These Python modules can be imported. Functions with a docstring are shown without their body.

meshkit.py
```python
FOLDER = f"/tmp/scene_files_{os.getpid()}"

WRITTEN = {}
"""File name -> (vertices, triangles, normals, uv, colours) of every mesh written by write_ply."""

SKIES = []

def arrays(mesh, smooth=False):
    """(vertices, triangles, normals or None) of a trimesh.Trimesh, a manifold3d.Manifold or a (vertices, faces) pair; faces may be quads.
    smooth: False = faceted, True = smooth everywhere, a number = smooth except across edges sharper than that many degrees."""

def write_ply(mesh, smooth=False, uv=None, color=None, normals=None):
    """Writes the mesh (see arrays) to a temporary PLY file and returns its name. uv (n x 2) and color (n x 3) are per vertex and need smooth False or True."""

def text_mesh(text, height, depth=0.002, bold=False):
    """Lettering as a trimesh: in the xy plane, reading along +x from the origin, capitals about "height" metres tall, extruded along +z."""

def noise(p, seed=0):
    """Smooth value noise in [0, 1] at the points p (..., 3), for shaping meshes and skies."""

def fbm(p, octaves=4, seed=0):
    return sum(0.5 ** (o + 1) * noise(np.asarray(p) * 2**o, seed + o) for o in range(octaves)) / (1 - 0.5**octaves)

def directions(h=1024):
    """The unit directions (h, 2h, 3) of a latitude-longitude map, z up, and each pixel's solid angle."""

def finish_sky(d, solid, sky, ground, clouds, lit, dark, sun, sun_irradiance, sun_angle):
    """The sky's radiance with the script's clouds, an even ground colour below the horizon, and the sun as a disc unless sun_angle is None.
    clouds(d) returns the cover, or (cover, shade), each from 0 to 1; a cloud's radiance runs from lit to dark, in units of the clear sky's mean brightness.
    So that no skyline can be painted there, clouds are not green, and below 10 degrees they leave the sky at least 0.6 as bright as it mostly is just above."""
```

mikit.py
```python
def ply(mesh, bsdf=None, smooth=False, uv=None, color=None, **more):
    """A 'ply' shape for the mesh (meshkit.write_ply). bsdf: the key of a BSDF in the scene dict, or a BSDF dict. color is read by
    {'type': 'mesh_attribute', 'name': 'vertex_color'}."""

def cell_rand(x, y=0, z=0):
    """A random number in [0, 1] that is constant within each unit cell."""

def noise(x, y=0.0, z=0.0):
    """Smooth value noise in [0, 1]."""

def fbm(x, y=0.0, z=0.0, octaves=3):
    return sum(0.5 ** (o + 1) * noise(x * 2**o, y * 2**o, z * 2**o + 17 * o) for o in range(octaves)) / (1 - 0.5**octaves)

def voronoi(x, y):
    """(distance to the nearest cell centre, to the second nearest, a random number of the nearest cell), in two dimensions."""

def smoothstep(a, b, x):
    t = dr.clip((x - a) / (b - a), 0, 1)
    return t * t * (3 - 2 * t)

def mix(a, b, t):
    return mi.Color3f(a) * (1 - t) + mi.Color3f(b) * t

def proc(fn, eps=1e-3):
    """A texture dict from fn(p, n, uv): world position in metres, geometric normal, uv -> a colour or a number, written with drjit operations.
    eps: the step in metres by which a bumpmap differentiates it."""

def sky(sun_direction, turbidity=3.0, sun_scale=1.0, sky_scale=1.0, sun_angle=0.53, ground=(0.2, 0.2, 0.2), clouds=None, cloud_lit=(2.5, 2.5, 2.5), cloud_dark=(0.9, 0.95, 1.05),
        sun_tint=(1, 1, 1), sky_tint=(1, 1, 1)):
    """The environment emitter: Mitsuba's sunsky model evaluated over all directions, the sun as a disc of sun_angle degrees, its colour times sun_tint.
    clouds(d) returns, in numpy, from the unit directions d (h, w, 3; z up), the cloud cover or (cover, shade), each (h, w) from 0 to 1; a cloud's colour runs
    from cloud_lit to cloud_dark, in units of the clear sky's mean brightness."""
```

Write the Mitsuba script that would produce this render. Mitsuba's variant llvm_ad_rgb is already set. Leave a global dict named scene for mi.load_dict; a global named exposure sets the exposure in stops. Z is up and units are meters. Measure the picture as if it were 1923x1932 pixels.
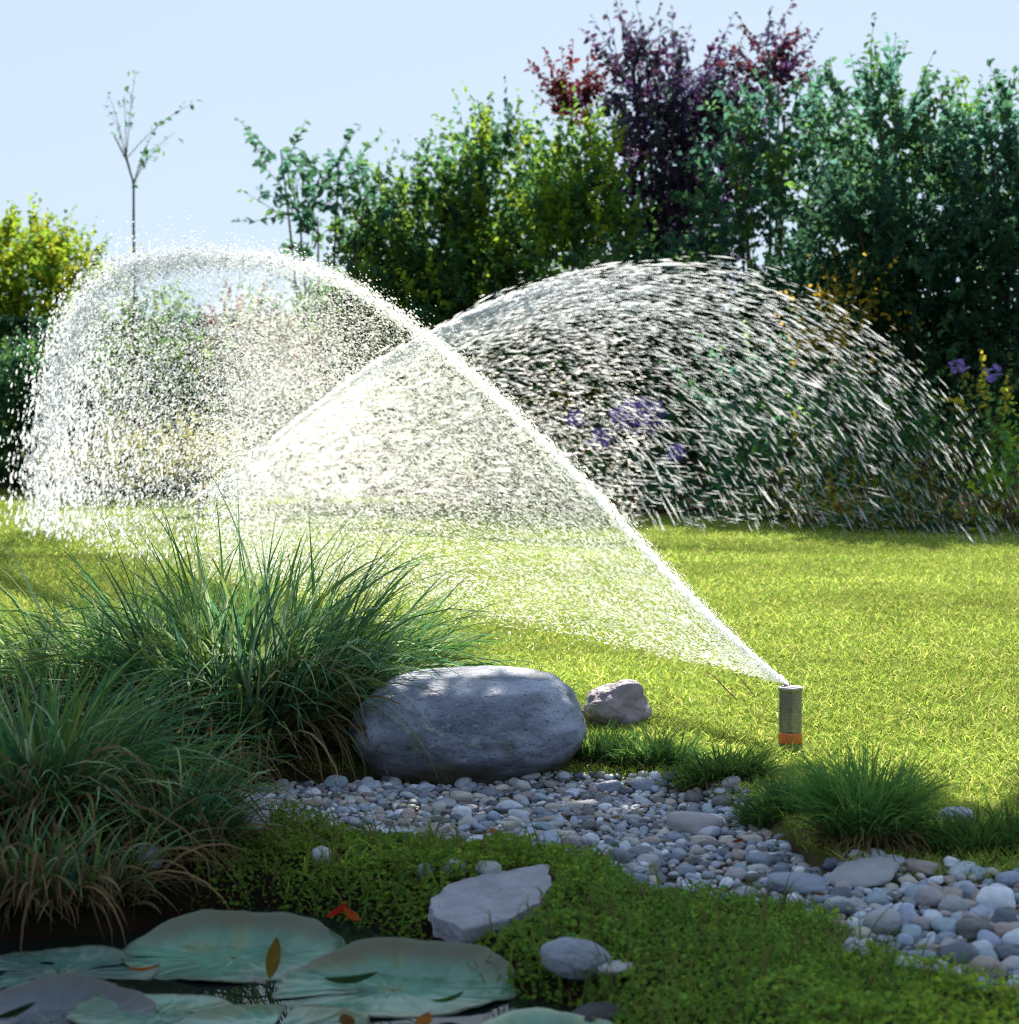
from scipy.interpolate import PchipInterpolator
import math, numpy as np, trimesh, shapely, mitsuba as mi, mikit, meshkit
from mikit import noise as mnoise, fbm as mfbm, smoothstep as mstep, mix as mmix
T = mi.ScalarTransform4f
scene, labels = {'type': 'scene'}, {}

# ------------------------------------------------------------------ camera, sky, exposure
CAM_H, TILT, FOV = 0.80, math.radians(2.65), 30.0
scene['camera'] = {'type': 'thinlens', 'fov': FOV, 'fov_axis': 'x', 'near_clip': 0.05, 'far_clip': 3000.0,
                   'aperture_radius': 0.0052, 'focus_distance': 5.2,
                   'to_world': T().look_at(origin=[0, 0, CAM_H], target=[0, math.cos(TILT), CAM_H - math.sin(TILT)], up=[0, 0, 1])}
SUN = np.array([0.10, 0.80, 0.74]); SUN /= np.linalg.norm(SUN)
scene['sky'] = mikit.sky(SUN.tolist(), turbidity=3.0, sun_scale=1.5, sky_scale=1.0, sun_tint=(0.93, 1.0, 1.13), sky_tint=(0.86, 1.0, 1.12),
                         clouds=lambda d: 0.90, cloud_lit=(0.80, 0.92, 1.05))
exposure = 3.1

# ------------------------------------------------------------------ helpers
F = 961.5 / math.tan(math.radians(FOV / 2))          # the survey grid of the place: 1923 wide
def ray(vx, vy):
    a, b = (vx - 961.5) / F, (966.0 - vy) / F
    return np.array([a, math.cos(TILT) + b * math.sin(TILT), -math.sin(TILT) + b * math.cos(TILT)])
def at(vx, vy, Y):
    r = ray(vx, vy); return np.array([0, 0, CAM_H]) + r * (Y / r[1])
def gp(vx, vy, z=0.0):
    r = ray(vx, vy); return np.array([0, 0, CAM_H]) + r * ((z - CAM_H) / r[2])
def R(seed): return np.random.default_rng(seed)
def nrm(a): return a / (np.linalg.norm(a, axis=-1, keepdims=True) + 1e-12)
def numbered(key):
    used = lambda k: k in labels or k in scene or any(q.startswith(k + '__') for q in scene)
    if not used(key): return key
    n = 1
    while used(f'{key}_{n:03d}'): n += 1
    return f'{key}_{n:03d}'
GROUPS = {'lily_pad': 'lily pads floating on the pond', 'sprinkler': 'pop up sprinklers in the garden', 'water_spray': 'water sprays of the sprinklers', 'aster': 'purple asters in the flower bed',
          'bed_plant': 'perennials of the flower bed', 'shrub': 'shrubs behind the lawn', 'tree': 'trees behind the lawn', 'hedge': 'clipped hedges behind the lawn', 'grass_clump': 'tall sedge clumps by the pond',
          'grass_tuft': 'low grass tufts along the pebbles', 'fallen_leaf': 'fallen leaves lying about', 'stone': 'single stones near the pebbles', 'rock': 'rocks of the pond garden', 'dry_stalk': 'dry stalks leaning left of the sprinkler'}
def thing(name, label, cat=None, group=None, kind=None):
    key = numbered(name); group = group or GROUPS.get(name); d = {'label': label}
    if cat: d['category'] = cat
    if group: d['group'] = group
    if kind: d['kind'] = kind
    labels[key] = d
    return key
COUNT = {}
def part(parent, name, shape, kind=None, label=None):
    base = f'{parent}__{name}'; n = COUNT.get(base, -1) + 1; COUNT[base] = n
    key = base if n == 0 else f'{base}_{n:03d}'
    scene[key] = shape
    if kind or label:
        labels[key] = {k: v for k, v in (('kind', kind), ('label', label)) if v}
    return key
def vm(verts, faces): return trimesh.Trimesh(np.asarray(verts), np.asarray(faces), process=False)
def cmesh(verts, faces, cols, bsdf, smooth=False):
    return mikit.ply(vm(verts, faces), bsdf, smooth=smooth, color=np.clip(cols, 0.004, 0.98))
VC = {'type': 'mesh_attribute', 'name': 'vertex_color'}

# ------------------------------------------------------------------ materials
scene['leaf'] = {'type': 'principledthin', 'base_color': VC, 'roughness': 0.55, 'diff_trans': 1.2, 'eta': 1.35}
scene['blade'] = {'type': 'principledthin', 'base_color': VC, 'roughness': 0.5, 'diff_trans': 0.9, 'eta': 1.35}
scene['petal'] = {'type': 'principledthin', 'base_color': VC, 'roughness': 0.7, 'diff_trans': 0.9}
scene['water_drop'] = {'type': 'principledthin', 'base_color': {'type': 'rgb', 'value': [0.95, 0.97, 0.99]}, 'roughness': 0.25, 'diff_trans': 1.4, 'eta': 1.33}
scene['clear_drop'] = {'type': 'principledthin', 'base_color': {'type': 'rgb', 'value': [0.53, 0.58, 0.64]}, 'roughness': 0.2, 'diff_trans': 1.3, 'eta': 1.33}
scene['bark'] = {'type': 'twosided', 'b': {'type': 'diffuse', 'reflectance': mikit.proc(lambda p, n, uv: mmix((0.05, 0.04, 0.03), (0.15, 0.12, 0.09), mfbm(p.x * 40, p.y * 40, p.z * 9)))}}
scene['soil'] = {'type': 'twosided', 'b': {'type': 'bumpmap', 'arbitrary': mikit.proc(lambda p, n, uv: mfbm(p.x * 60, p.y * 60, p.z * 60) * 0.01), 'scale': 1.0,
                 'b': {'type': 'diffuse', 'reflectance': VC}}}
def granite(p, n, uv):
    big = mfbm(p.x * 9, p.y * 9, p.z * 14, 4); speck = mnoise(p.x * 260, p.y * 260, p.z * 260); s2 = mnoise(p.x * 110 + 9, p.y * 110, p.z * 110)
    c = mmix((0.115, 0.14, 0.20), (0.26, 0.305, 0.41), mstep(0.3, 0.7, big))
    c = mmix(c, (0.045, 0.045, 0.055), mstep(0.70, 0.85, speck) * 0.8)
    c = mmix(c, (0.27, 0.28, 0.32), mstep(0.74, 0.88, s2) * 0.6)
    import drjit as dr
    crack = dr.abs(mfbm(p.x * 6 + 3, p.y * 6, p.z * 9, 4) - 0.5); c = c * (1 - 0.22 * (1 - mstep(0.0, 0.012, crack)))
    band = mnoise(p.z * 60 + 4 * mfbm(p.x * 5, p.y * 5, p.z * 5), 3.0, 1.0); c = c * (0.92 + 0.16 * band)
    c = mmix(c, (0.42, 0.45, 0.46), mstep(0.66, 0.72, mfbm(p.x * 26, p.y * 26 + 7, p.z * 26, 4)) * 0.35)
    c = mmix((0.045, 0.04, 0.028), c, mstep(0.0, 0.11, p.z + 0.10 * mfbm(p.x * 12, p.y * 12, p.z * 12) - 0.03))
    return mmix(c, (0.06, 0.08, 0.05), mstep(0.58, 0.75, mfbm(p.x * 14 + 5, p.y * 14, p.z * 14)) * 0.45)
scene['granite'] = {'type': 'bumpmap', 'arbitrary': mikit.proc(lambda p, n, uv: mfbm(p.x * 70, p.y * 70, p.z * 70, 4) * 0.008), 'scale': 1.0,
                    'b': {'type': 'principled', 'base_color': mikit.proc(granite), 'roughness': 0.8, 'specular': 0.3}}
scene['stone'] = {'type': 'bumpmap', 'arbitrary': mikit.proc(lambda p, n, uv: mfbm(p.x * 150, p.y * 150, p.z * 150) * 0.003), 'scale': 1.0,
                  'b': {'type': 'principled', 'base_color': VC, 'roughness': 0.65, 'specular': 0.35}}
scene['pad'] = {'type': 'twosided', 'b': {'type': 'principled', 'base_color': VC, 'roughness': 0.22, 'specular': 0.55, 'clearcoat': 0.25, 'clearcoat_gloss': 0.8}}
scene['pond'] = {'type': 'plastic', 'diffuse_reflectance': {'type': 'rgb', 'value': [0.006, 0.010, 0.010]}, 'int_ior': 1.33}
scene['dark_plastic'] = {'type': 'principled', 'base_color': mikit.proc(lambda p, n, uv: mmix((0.16, 0.16, 0.17), (0.27, 0.265, 0.26), mfbm(p.x * 90, p.y * 90, p.z * 160))), 'metallic': 0.75, 'roughness': 0.27}
scene['grey_plastic'] = {'type': 'roughplastic', 'diffuse_reflectance': {'type': 'rgb', 'value': [0.32, 0.32, 0.31]}, 'alpha': 0.2}
scene['orange_plastic'] = {'type': 'roughplastic', 'diffuse_reflectance': {'type': 'rgb', 'value': [0.55, 0.14, 0.03]}, 'alpha': 0.25}

# ------------------------------------------------------------------ terrain
WATER = -0.08
edge_pts = np.array([gp(x, y, -0.01)[:2] for x, y in [(-400, 1430), (300, 1440), (700, 1455), (1100, 1462), (1300, 1478), (1430, 1520), (1520, 1590), (1600, 1635), (1923, 1655), (2400, 1660)]])
def lawn_edge(x): return np.interp(x, edge_pts[:, 0], edge_pts[:, 1])
FAR = np.array([[-30, 26.0], [-6.0, 24.0], [-3.0, 21.8], [-0.8, 19.6], [0.6, 17.8], [2.0, 15.9], [3.6, 14.4], [30, 11]])
def lawn_far(x): return np.interp(x, FAR[:, 0], FAR[:, 1])
shore = [gp(x, y, WATER)[:2] for x, y in [(-500, 1772), (0, 1768), (240, 1752), (330, 1715), (500, 1695), (620, 1715), (760, 1748), (880, 1795), (950, 1845), (1010, 1868), (1120, 1885), (1190, 1940), (1260, 2150)]]
POND = shapely.Polygon([*shore, (0.35, 1.2), (-3.5, 1.2), (-3.5, shore[0][1])])
shapely.prepare(POND)
def pond_dist(x, y):
    p = shapely.points(x, y); inside = shapely.contains(POND, p)
    d = shapely.distance(POND.exterior, p)
    return np.where(inside, -d, d)
def ss(a, b, x):
    t = np.clip((x - a) / (b - a), 0, 1); return t * t * (3 - 2 * t)
def height(x, y):
    x, y = np.asarray(x, float), np.asarray(y, float)
    e = y - lawn_edge(x)
    h = -0.035 * (1 - ss(-0.08, 0.10, e))
    near = y < 8
    d = np.full(x.shape, 9.0); d[near] = pond_dist(x[near], y[near])
    h = h - 0.26 * (1 - ss(-0.25, 0.03, d)) + 0.02 * np.exp(-((d - 0.22) / 0.12) ** 2)
    n = meshkit.fbm(np.stack([x * 2.5, y * 2.5, x * 0], -1), 3, 5) - 0.5
    return h + 0.02 * n * ss(0.3, -0.2, e) + 0.008 * n
def gh(vx, vy):
    z = -.03
    for _ in range(6):
        p = gp(vx, vy, z); z = float(height([p[0]], [p[1]])[0])
    return gp(vx, vy, z)
gx = np.concatenate([-np.geomspace(600, 2.6, 40), np.arange(-2.5, 2.5, 0.045), np.geomspace(2.6, 600, 40)])
gy = np.concatenate([-np.geomspace(300, 1.2, 20), np.arange(1.3, 5.6, 0.045), np.geomspace(5.65, 900, 70)])
X, Y = np.meshgrid(gx, gy); H = height(X, Y)
gv = np.stack([X, Y, H], -1).reshape(-1, 3)
ii, jj = np.meshgrid(np.arange(len(gy) - 1), np.arange(len(gx) - 1), indexing='ij'); w_ = len(gx)
q = np.stack([ii * w_ + jj, ii * w_ + jj + 1, (ii + 1) * w_ + jj + 1, (ii + 1) * w_ + jj], -1).reshape(-1, 4)
gf = np.vstack([q[:, [0, 1, 2]], q[:, [0, 2, 3]]])
nz = meshkit.fbm(gv * [7, 7, 0], 4, 3)[:, None]; e = (gv[:, 1] - lawn_edge(gv[:, 0]))[:, None]; far = (gv[:, 1] - lawn_far(gv[:, 0]))[:, None]
grassc = np.array([0.10, 0.14, 0.03]) * (0.6 + 0.8 * nz); soilc = np.array([0.055, 0.042, 0.03]) * (0.5 + nz)
soilc = soilc * (1 - .8 * ss(.35, .05, np.where(gv[:, 1] < 8, pond_dist(gv[:, 0], gv[:, 1]), 9.))[:, None]); t = ss(-0.05, 0.1, e) * (1 - ss(-0.1, 0.2, far)); soilc = soilc * (1 - .55 * ss(-.2, .1, far)); t = np.maximum(t, ss(8, 20, far))
labels['ground'] = {'label': 'garden ground with lawn, pond bank and planted beds', 'kind': 'structure'}
scene['ground'] = cmesh(gv, gf, soilc * (1 - t) + grassc * t, 'soil', True)
wm = trimesh.creation.triangulate_polygon(POND.buffer(0.3), engine='earcut')
labels['pond_water'] = {'label': 'dark still pond water between the lily pads', 'kind': 'structure'}
scene['pond_water'] = mikit.ply(vm(np.c_[wm[0], np.full(len(wm[0]), WATER)], wm[1]), 'pond')

# ------------------------------------------------------------------ generators
def leaves(P, D, N, L, W, C, fold=0.22, droop=0.0):
    """Oval leaves folded along the midrib: six vertices, four triangles each."""
    n = len(P); D = nrm(D); S = nrm(np.cross(D, N)); N = np.cross(S, D); L, W = np.broadcast_to(L, n)[:, None], np.broadcast_to(W, n)[:, None]
    f = N * W * fold
    v = np.stack([P, P + .34 * L * D + .5 * W * S + f, P + .70 * L * D + .36 * W * S + f * .8, P + L * D - N * L * droop, P + .70 * L * D - .36 * W * S + f * .8, P + .34 * L * D - .5 * W * S + f], 1).reshape(-1, 3)
    t = np.array([[0, 1, 2], [0, 2, 3], [0, 3, 4], [0, 4, 5]])
    return v, (t[None] + 6 * np.arange(n)[:, None, None]).reshape(-1, 3), np.repeat(C, 6, 0)
def join(parts):
    vs, fs, cs, o = [], [], [], 0
    for v, f, c in parts:
        vs.append(v); fs.append(f + o); cs.append(c); o += len(v)
    return np.vstack(vs), np.vstack(fs), np.vstack(cs)
def tube(pts, r, sides=5):
    p = np.asarray(pts, float); t = nrm(np.gradient(p, axis=0)); a = nrm(np.cross(t, [0.31, 0.93, 0.21])); b = np.cross(t, a)
    r = np.broadcast_to(r, len(p)); an = np.arange(sides) * 2 * np.pi / sides
    v = (p[:, None] + r[:, None, None] * (np.cos(an)[None, :, None] * a[:, None] + np.sin(an)[None, :, None] * b[:, None])).reshape(-1, 3)
    i, j = np.meshgrid(np.arange(len(p) - 1), np.arange(sides), indexing='ij')
    q = np.stack([i * sides + j, i * sides + (j + 1) % sides, (i + 1) * sides + (j + 1) % sides, (i + 1) * sides + j], -1).reshape(-1, 4)
    c0, c1 = len(v), len(v) + 1; v = np.vstack([v, p[:1], p[-1:]]); k = np.arange(sides); e = (len(p) - 1) * sides
    cap = np.vstack([np.stack([k * 0 + c0, (k + 1) % sides, k], 1), np.stack([k * 0 + c1, e + k, e + (k + 1) % sides], 1)])
    return v, np.vstack([q[:, [0, 1, 2]], q[:, [0, 2, 3]], cap])
def tubes(list_):
    vs, fs, o = [], [], 0
    for v, f in list_:
        vs.append(v); fs.append(f + o); o += len(v)
    return vm(np.vstack(vs), np.vstack(fs))
def rnd_dir(r, n):
    return nrm(r.normal(size=(n, 3)))
def pick(r, palette, n):
    pal = np.array(palette); k = r.integers(0, len(pal), n); k2 = r.integers(0, len(pal), n); t = r.random((n, 1)) * .5
    return pal[k] * (1 - t) + pal[k2] * t
def crown(r, blobs, dens, leaf, palette, up=0.45, shoot=(0.25, 0.6), wl=0.58, per=14, stems=False, shell=(0.35, 1.0), clump=True):
    """Leafy shoots fill each ellipsoid (centre, radii): returns leaf arrays and stem tubes."""
    out, st = [], []
    for c, rad in blobs:
        c, rad = np.array(c), np.array(rad)
        n = max(6, int(dens * 1.9 * rad[0] * rad[2]))
        d = rnd_dir(r, n); rr = r.uniform(shell[0] ** 2, shell[1] ** 2, n)[:, None] ** .5
        root = c + d * rad * rr
        if clump:                                                    # uneven: gaps where the clumping noise is low
            keep = meshkit.fbm(root * 2.6, 2, 11) > r.uniform(0.2, 0.52, n); root, d = root[keep], d[keep]; n = len(root)
            if n == 0: continue
        dr_ = nrm(nrm(d / rad) * .8 + np.array([0, 0, up]) + rnd_dir(r, n) * .45)
        sl = r.uniform(*shoot, n); col = pick(r, palette, n) * r.uniform(.75, 1.25, (n, 1))
        k = np.tile(np.arange(per), n); idx = np.repeat(np.arange(n), per)
        tt = (k + r.random(n * per)) / per
        bend = rnd_dir(r, n) * .25
        P = root[idx] + dr_[idx] * (sl[idx] * tt)[:, None] + bend[idx] * (sl[idx] * tt ** 2)[:, None]
        side = rnd_dir(r, n * per)
        D = nrm(dr_[idx] * .55 + side + np.array([0, 0, -.15])); N = nrm(rnd_dir(r, n * per) * .8 + np.array([0, 0, .7]))
        L = leaf * r.uniform(.6, 1.25, n * per) * (1.05 - .45 * tt ** 2)
        out.append(leaves(P, D, N, L, L * wl * r.uniform(.8, 1.2, n * per), col[idx] * r.uniform(.8, 1.2, (n * per, 1)), droop=.12))
        if stems:
            for i in range(n):
                s = np.linspace(0, 1, 4)[:, None]
                st.append(tube(root[i] + dr_[i] * sl[i] * s + bend[i] * sl[i] * s ** 2, np.linspace(.006, .002, 4), 3))
    return join(out), st
def px(blob, Y):
    """(vx, vy, half width, half height, depth radius) of the survey grid at depth Y -> centre, radii."""
    vx, vy, rx, rz, ry = blob; s = Y / F
    return at(vx, vy, Y), (rx * s, ry, rz * s)
def back(Y, vx): return Y * np.interp(vx, [480, 560, 900, 1300, 1650], [1, 1.16, 1.2, 1.08, 1.0])
def plant(name, label, cat, Y, blobs, dens, leaf, palette, seed, base=None, group=None, trunk_r=0.03, drop=0, **kw):
    Y = back(Y, np.mean([b[0] for b in blobs])); r = R(seed); bl = [px((b[0], b[1] + drop, b[2], b[3], b[4]), Y) for b in blobs]
    key = thing(name, label, cat, group)
    (v, f, c), st = crown(r, bl, dens, leaf, palette, **kw)
    keep = v[:, 2].reshape(-1, 6).min(1) > 0.0
    f = f.reshape(-1, 4, 3)[keep].reshape(-1, 3)
    part(key, 'crown', cmesh(v, f, c, 'leaf'))
    bx = base if base is not None else np.mean([b[0][0] for b in bl])
    for i, (cc, rad) in enumerate(bl):
        foot = np.array([bx + (cc[0] - bx) * .25, Y + .1 * (i % 3 - 1), -0.03]); s = np.linspace(0, 1, 7)[:, None]
        top = cc + np.array([0, 0, rad[2] * .45]); mid = foot * .5 + top * .5 + np.array([(foot[0] - top[0]) * .2, 0, .1])
        pts = foot * (1 - s) ** 2 + 2 * mid * s * (1 - s) + top * s ** 2
        st.append(tube(pts, trunk_r * np.linspace(1, .25, 7), 6))
    part(key, 'trunk', mikit.ply(tubes(st), 'bark', smooth=60))
    return key
def blades(r, root, az, L, phi0, phi1, W, C0, C1, seg=7, pw=1.4, twist=0.5):
    """Grass blades: strips that curve from angle phi0 to phi1 off the vertical, tapering to the tip."""
    n = len(root); tt = np.linspace(0, 1, seg + 1)
    ph = phi0[:, None] + (phi1 - phi0)[:, None] * tt[None] ** pw
    mid = (ph[:, 1:] + ph[:, :-1]) / 2; ds = (L / seg)[:, None]
    hx = np.c_[np.zeros(n), np.cumsum(np.sin(mid) * ds, 1)]; hz = np.c_[np.zeros(n), np.cumsum(np.cos(mid) * ds, 1)]
    h = np.stack([np.cos(az), np.sin(az), 0 * az], -1)
    side = np.stack([-np.sin(az), np.cos(az), 0 * az], -1)
    bendside = r.normal(0, .16, n)[:, None] * tt[None] ** 2 * L[:, None]
    P = root[:, None] + h[:, None] * hx[..., None] + np.array([0, 0, 1]) * hz[..., None] + side[:, None] * bendside[..., None]
    tang = np.sin(ph)[..., None] * h[:, None] + np.cos(ph)[..., None] * np.array([0, 0, 1]); nn = np.cross(tang, side[:, None])
    ang = (r.uniform(-twist, twist, n)[:, None] + r.normal(0, twist, n)[:, None] * tt[None])[..., None]
    sd = side[:, None] * np.cos(ang) + nn * np.sin(ang)
    wd = (W[:, None] * (1 - tt[None] ** 2.2) * (.75 + .5 * np.minimum(tt * 4, 1))[None] * .5 + .0002)[..., None]
    v = np.stack([P - sd * wd, P + sd * wd], 2).reshape(n, -1, 3)
    k = np.arange(seg) * 2; qd = np.vstack([np.stack([k, k + 1, k + 3], 1), np.stack([k, k + 3, k + 2], 1)])
    f = (qd[None] + (np.arange(n) * 2 * (seg + 1))[:, None, None]).reshape(-1, 3)
    c = C0[:, None] * (1 - tt[None, :, None]) + C1[:, None] * tt[None, :, None]
    return v.reshape(-1, 3), f, np.repeat(c, 2, 1).reshape(-1, 3)
GREENS = [(0.06, 0.17, 0.05), (0.09, 0.23, 0.06), (0.19, 0.30, 0.07), (0.05, 0.17, 0.11), (0.36, 0.48, 0.30), (0.07, 0.20, 0.08)]
TAN = [(0.26, 0.20, 0.10), (0.20, 0.15, 0.08), (0.33, 0.27, 0.15)]
def grass_clump(name, label, center, rad, n, L, seed, phi=(0.05, 0.5), droop=(0.6, 1.9), width=0.005, dead=0.25, single=110, greens=GREENS, cat='grass', bias=None, skirt=0.5, group=None):
    r = R(seed); key = thing(name, label, cat, group)
    def make(n, big=False):
        a = r.uniform(0, 2 * np.pi, n); dd = r.random(n) < dead; rr = np.where(dd, r.uniform(.75, 1.08, n), np.sqrt(r.random(n))); a = np.where(dd, -np.pi / 2 + r.normal(0, 1.1, n), a); x = center[0] + rad[0] * rr * np.cos(a); y = center[1] + rad[1] * rr * np.sin(a)
        root = np.stack([x, y, height(x, y) - .01], -1)
        az = a + r.normal(0, np.where(dd, .35, .7), n)
        if bias is not None: az = az + bias[1] * np.sin(bias[0] - az)
        le = r.uniform(L[0], L[1], n) * (1.05 - .15 * rr); p0 = r.uniform(*phi, n) * (.3 + .9 * rr); p1 = p0 + r.uniform(*droop, n)
        p1 = np.where(dd, r.uniform(2.3, 3.1, n), p1); p0 = np.where(dd, r.uniform(.1, .9, n), p0); le = np.where(dd, le * r.uniform(.35, 1.25, n) * (skirt + .4), le * r.uniform(.7, 1.08, n))
        c1 = pick(r, greens, n) * r.uniform(.75, 1.4, (n, 1)); c0 = c1 * .4 + np.array([.02, .014, .006])  # roots: brownish base, darkened to paint the shade inside the clump
        tn = pick(r, TAN, n) * r.uniform(.3, .9, (n, 1)); c1 = np.where(dd[:, None], tn, c1); c0 = np.where(dd[:, None], tn * .8, c0)
        return blades(r, root, az, le * (1.1 if big else 1), p0, p1, width * r.uniform(.6, 1.3, n) * (1.25 if big else 1), c0, c1, seg=8)
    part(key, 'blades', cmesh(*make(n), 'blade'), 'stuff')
    v, f, c = make(single, True); k = 18; ft = f.reshape(single, -1, 3)[0]
    for i in range(single):
        part(key, 'blade', cmesh(v[i * k:(i + 1) * k], ft, c[i * k:(i + 1) * k], 'blade'))
    return key

# ------------------------------------------------------------------ lawn
SPX, SPY = gp(1491, 1402, 0.0)[:2]
r = R(1); N_ = 300000
yy = 3.3 * (26 / 3.3) ** (r.random(N_) ** 1.15); xx = r.uniform(-1, 1, N_) * (0.285 * yy + .25)
ok = (yy > lawn_edge(xx) - .02 + .05 * r.random(N_)) & ((yy > 4.1) | (xx > .4)) & (yy < lawn_far(xx) + .1); ok &= np.hypot(xx - SPX, (yy - SPY + .05) * .55) > .05; xx, yy = xx[ok], yy[ok]; n = len(xx)
pch = meshkit.fbm(np.stack([xx * .45, yy * 1.5, xx * 0], -1), 3, 8); fine = meshkit.noise(np.stack([xx * 9, yy * 9, xx * 0], -1), 4)
sc = 1 + .05 * (yy - 4.2)
L = (0.018 + 0.022 * r.random(n)) * (.7 + .6 * fine) * (1 + .02 * (yy - 4)); W = .0031 * sc * r.uniform(.7, 1.3, n)
col = pick(r, [(0.25, 0.36, 0.06), (0.33, 0.41, 0.07), (0.16, 0.30, 0.05), (0.44, 0.46, 0.16)], n) * (.45 + 1.1 * pch[:, None]) * r.uniform(.7, 1.3, (n, 1))
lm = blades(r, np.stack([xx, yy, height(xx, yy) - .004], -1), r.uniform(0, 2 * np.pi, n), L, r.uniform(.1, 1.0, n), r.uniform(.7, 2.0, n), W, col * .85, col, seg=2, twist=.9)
labels['lawn_grass'] = {'label': 'short mown yellow green lawn grass', 'category': 'grass', 'kind': 'stuff'}
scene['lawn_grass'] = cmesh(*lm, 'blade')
del lm, xx, yy, col

# ------------------------------------------------------------------ hedge, trees and shrubs behind the lawn
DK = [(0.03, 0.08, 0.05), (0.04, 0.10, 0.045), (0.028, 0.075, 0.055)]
MID = [(0.07, 0.18, 0.07), (0.11, 0.23, 0.05), (0.055, 0.15, 0.085)]
BR = [(0.17, 0.30, 0.03), (0.24, 0.34, 0.03), (0.10, 0.21, 0.03)]
TEAL = [(0.06, 0.17, 0.14), (0.08, 0.21, 0.17), (0.065, 0.17, 0.10)]
PURP = [(0.06, 0.035, 0.11), (0.075, 0.032, 0.08), (0.055, 0.06, 0.13), (0.05, 0.09, 0.08)]
RED = [(0.11, 0.03, 0.035), (0.09, 0.03, 0.045)]
YEL = [(0.22, 0.32, 0.03), (0.28, 0.30, 0.03), (0.14, 0.25, 0.03)]
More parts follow.
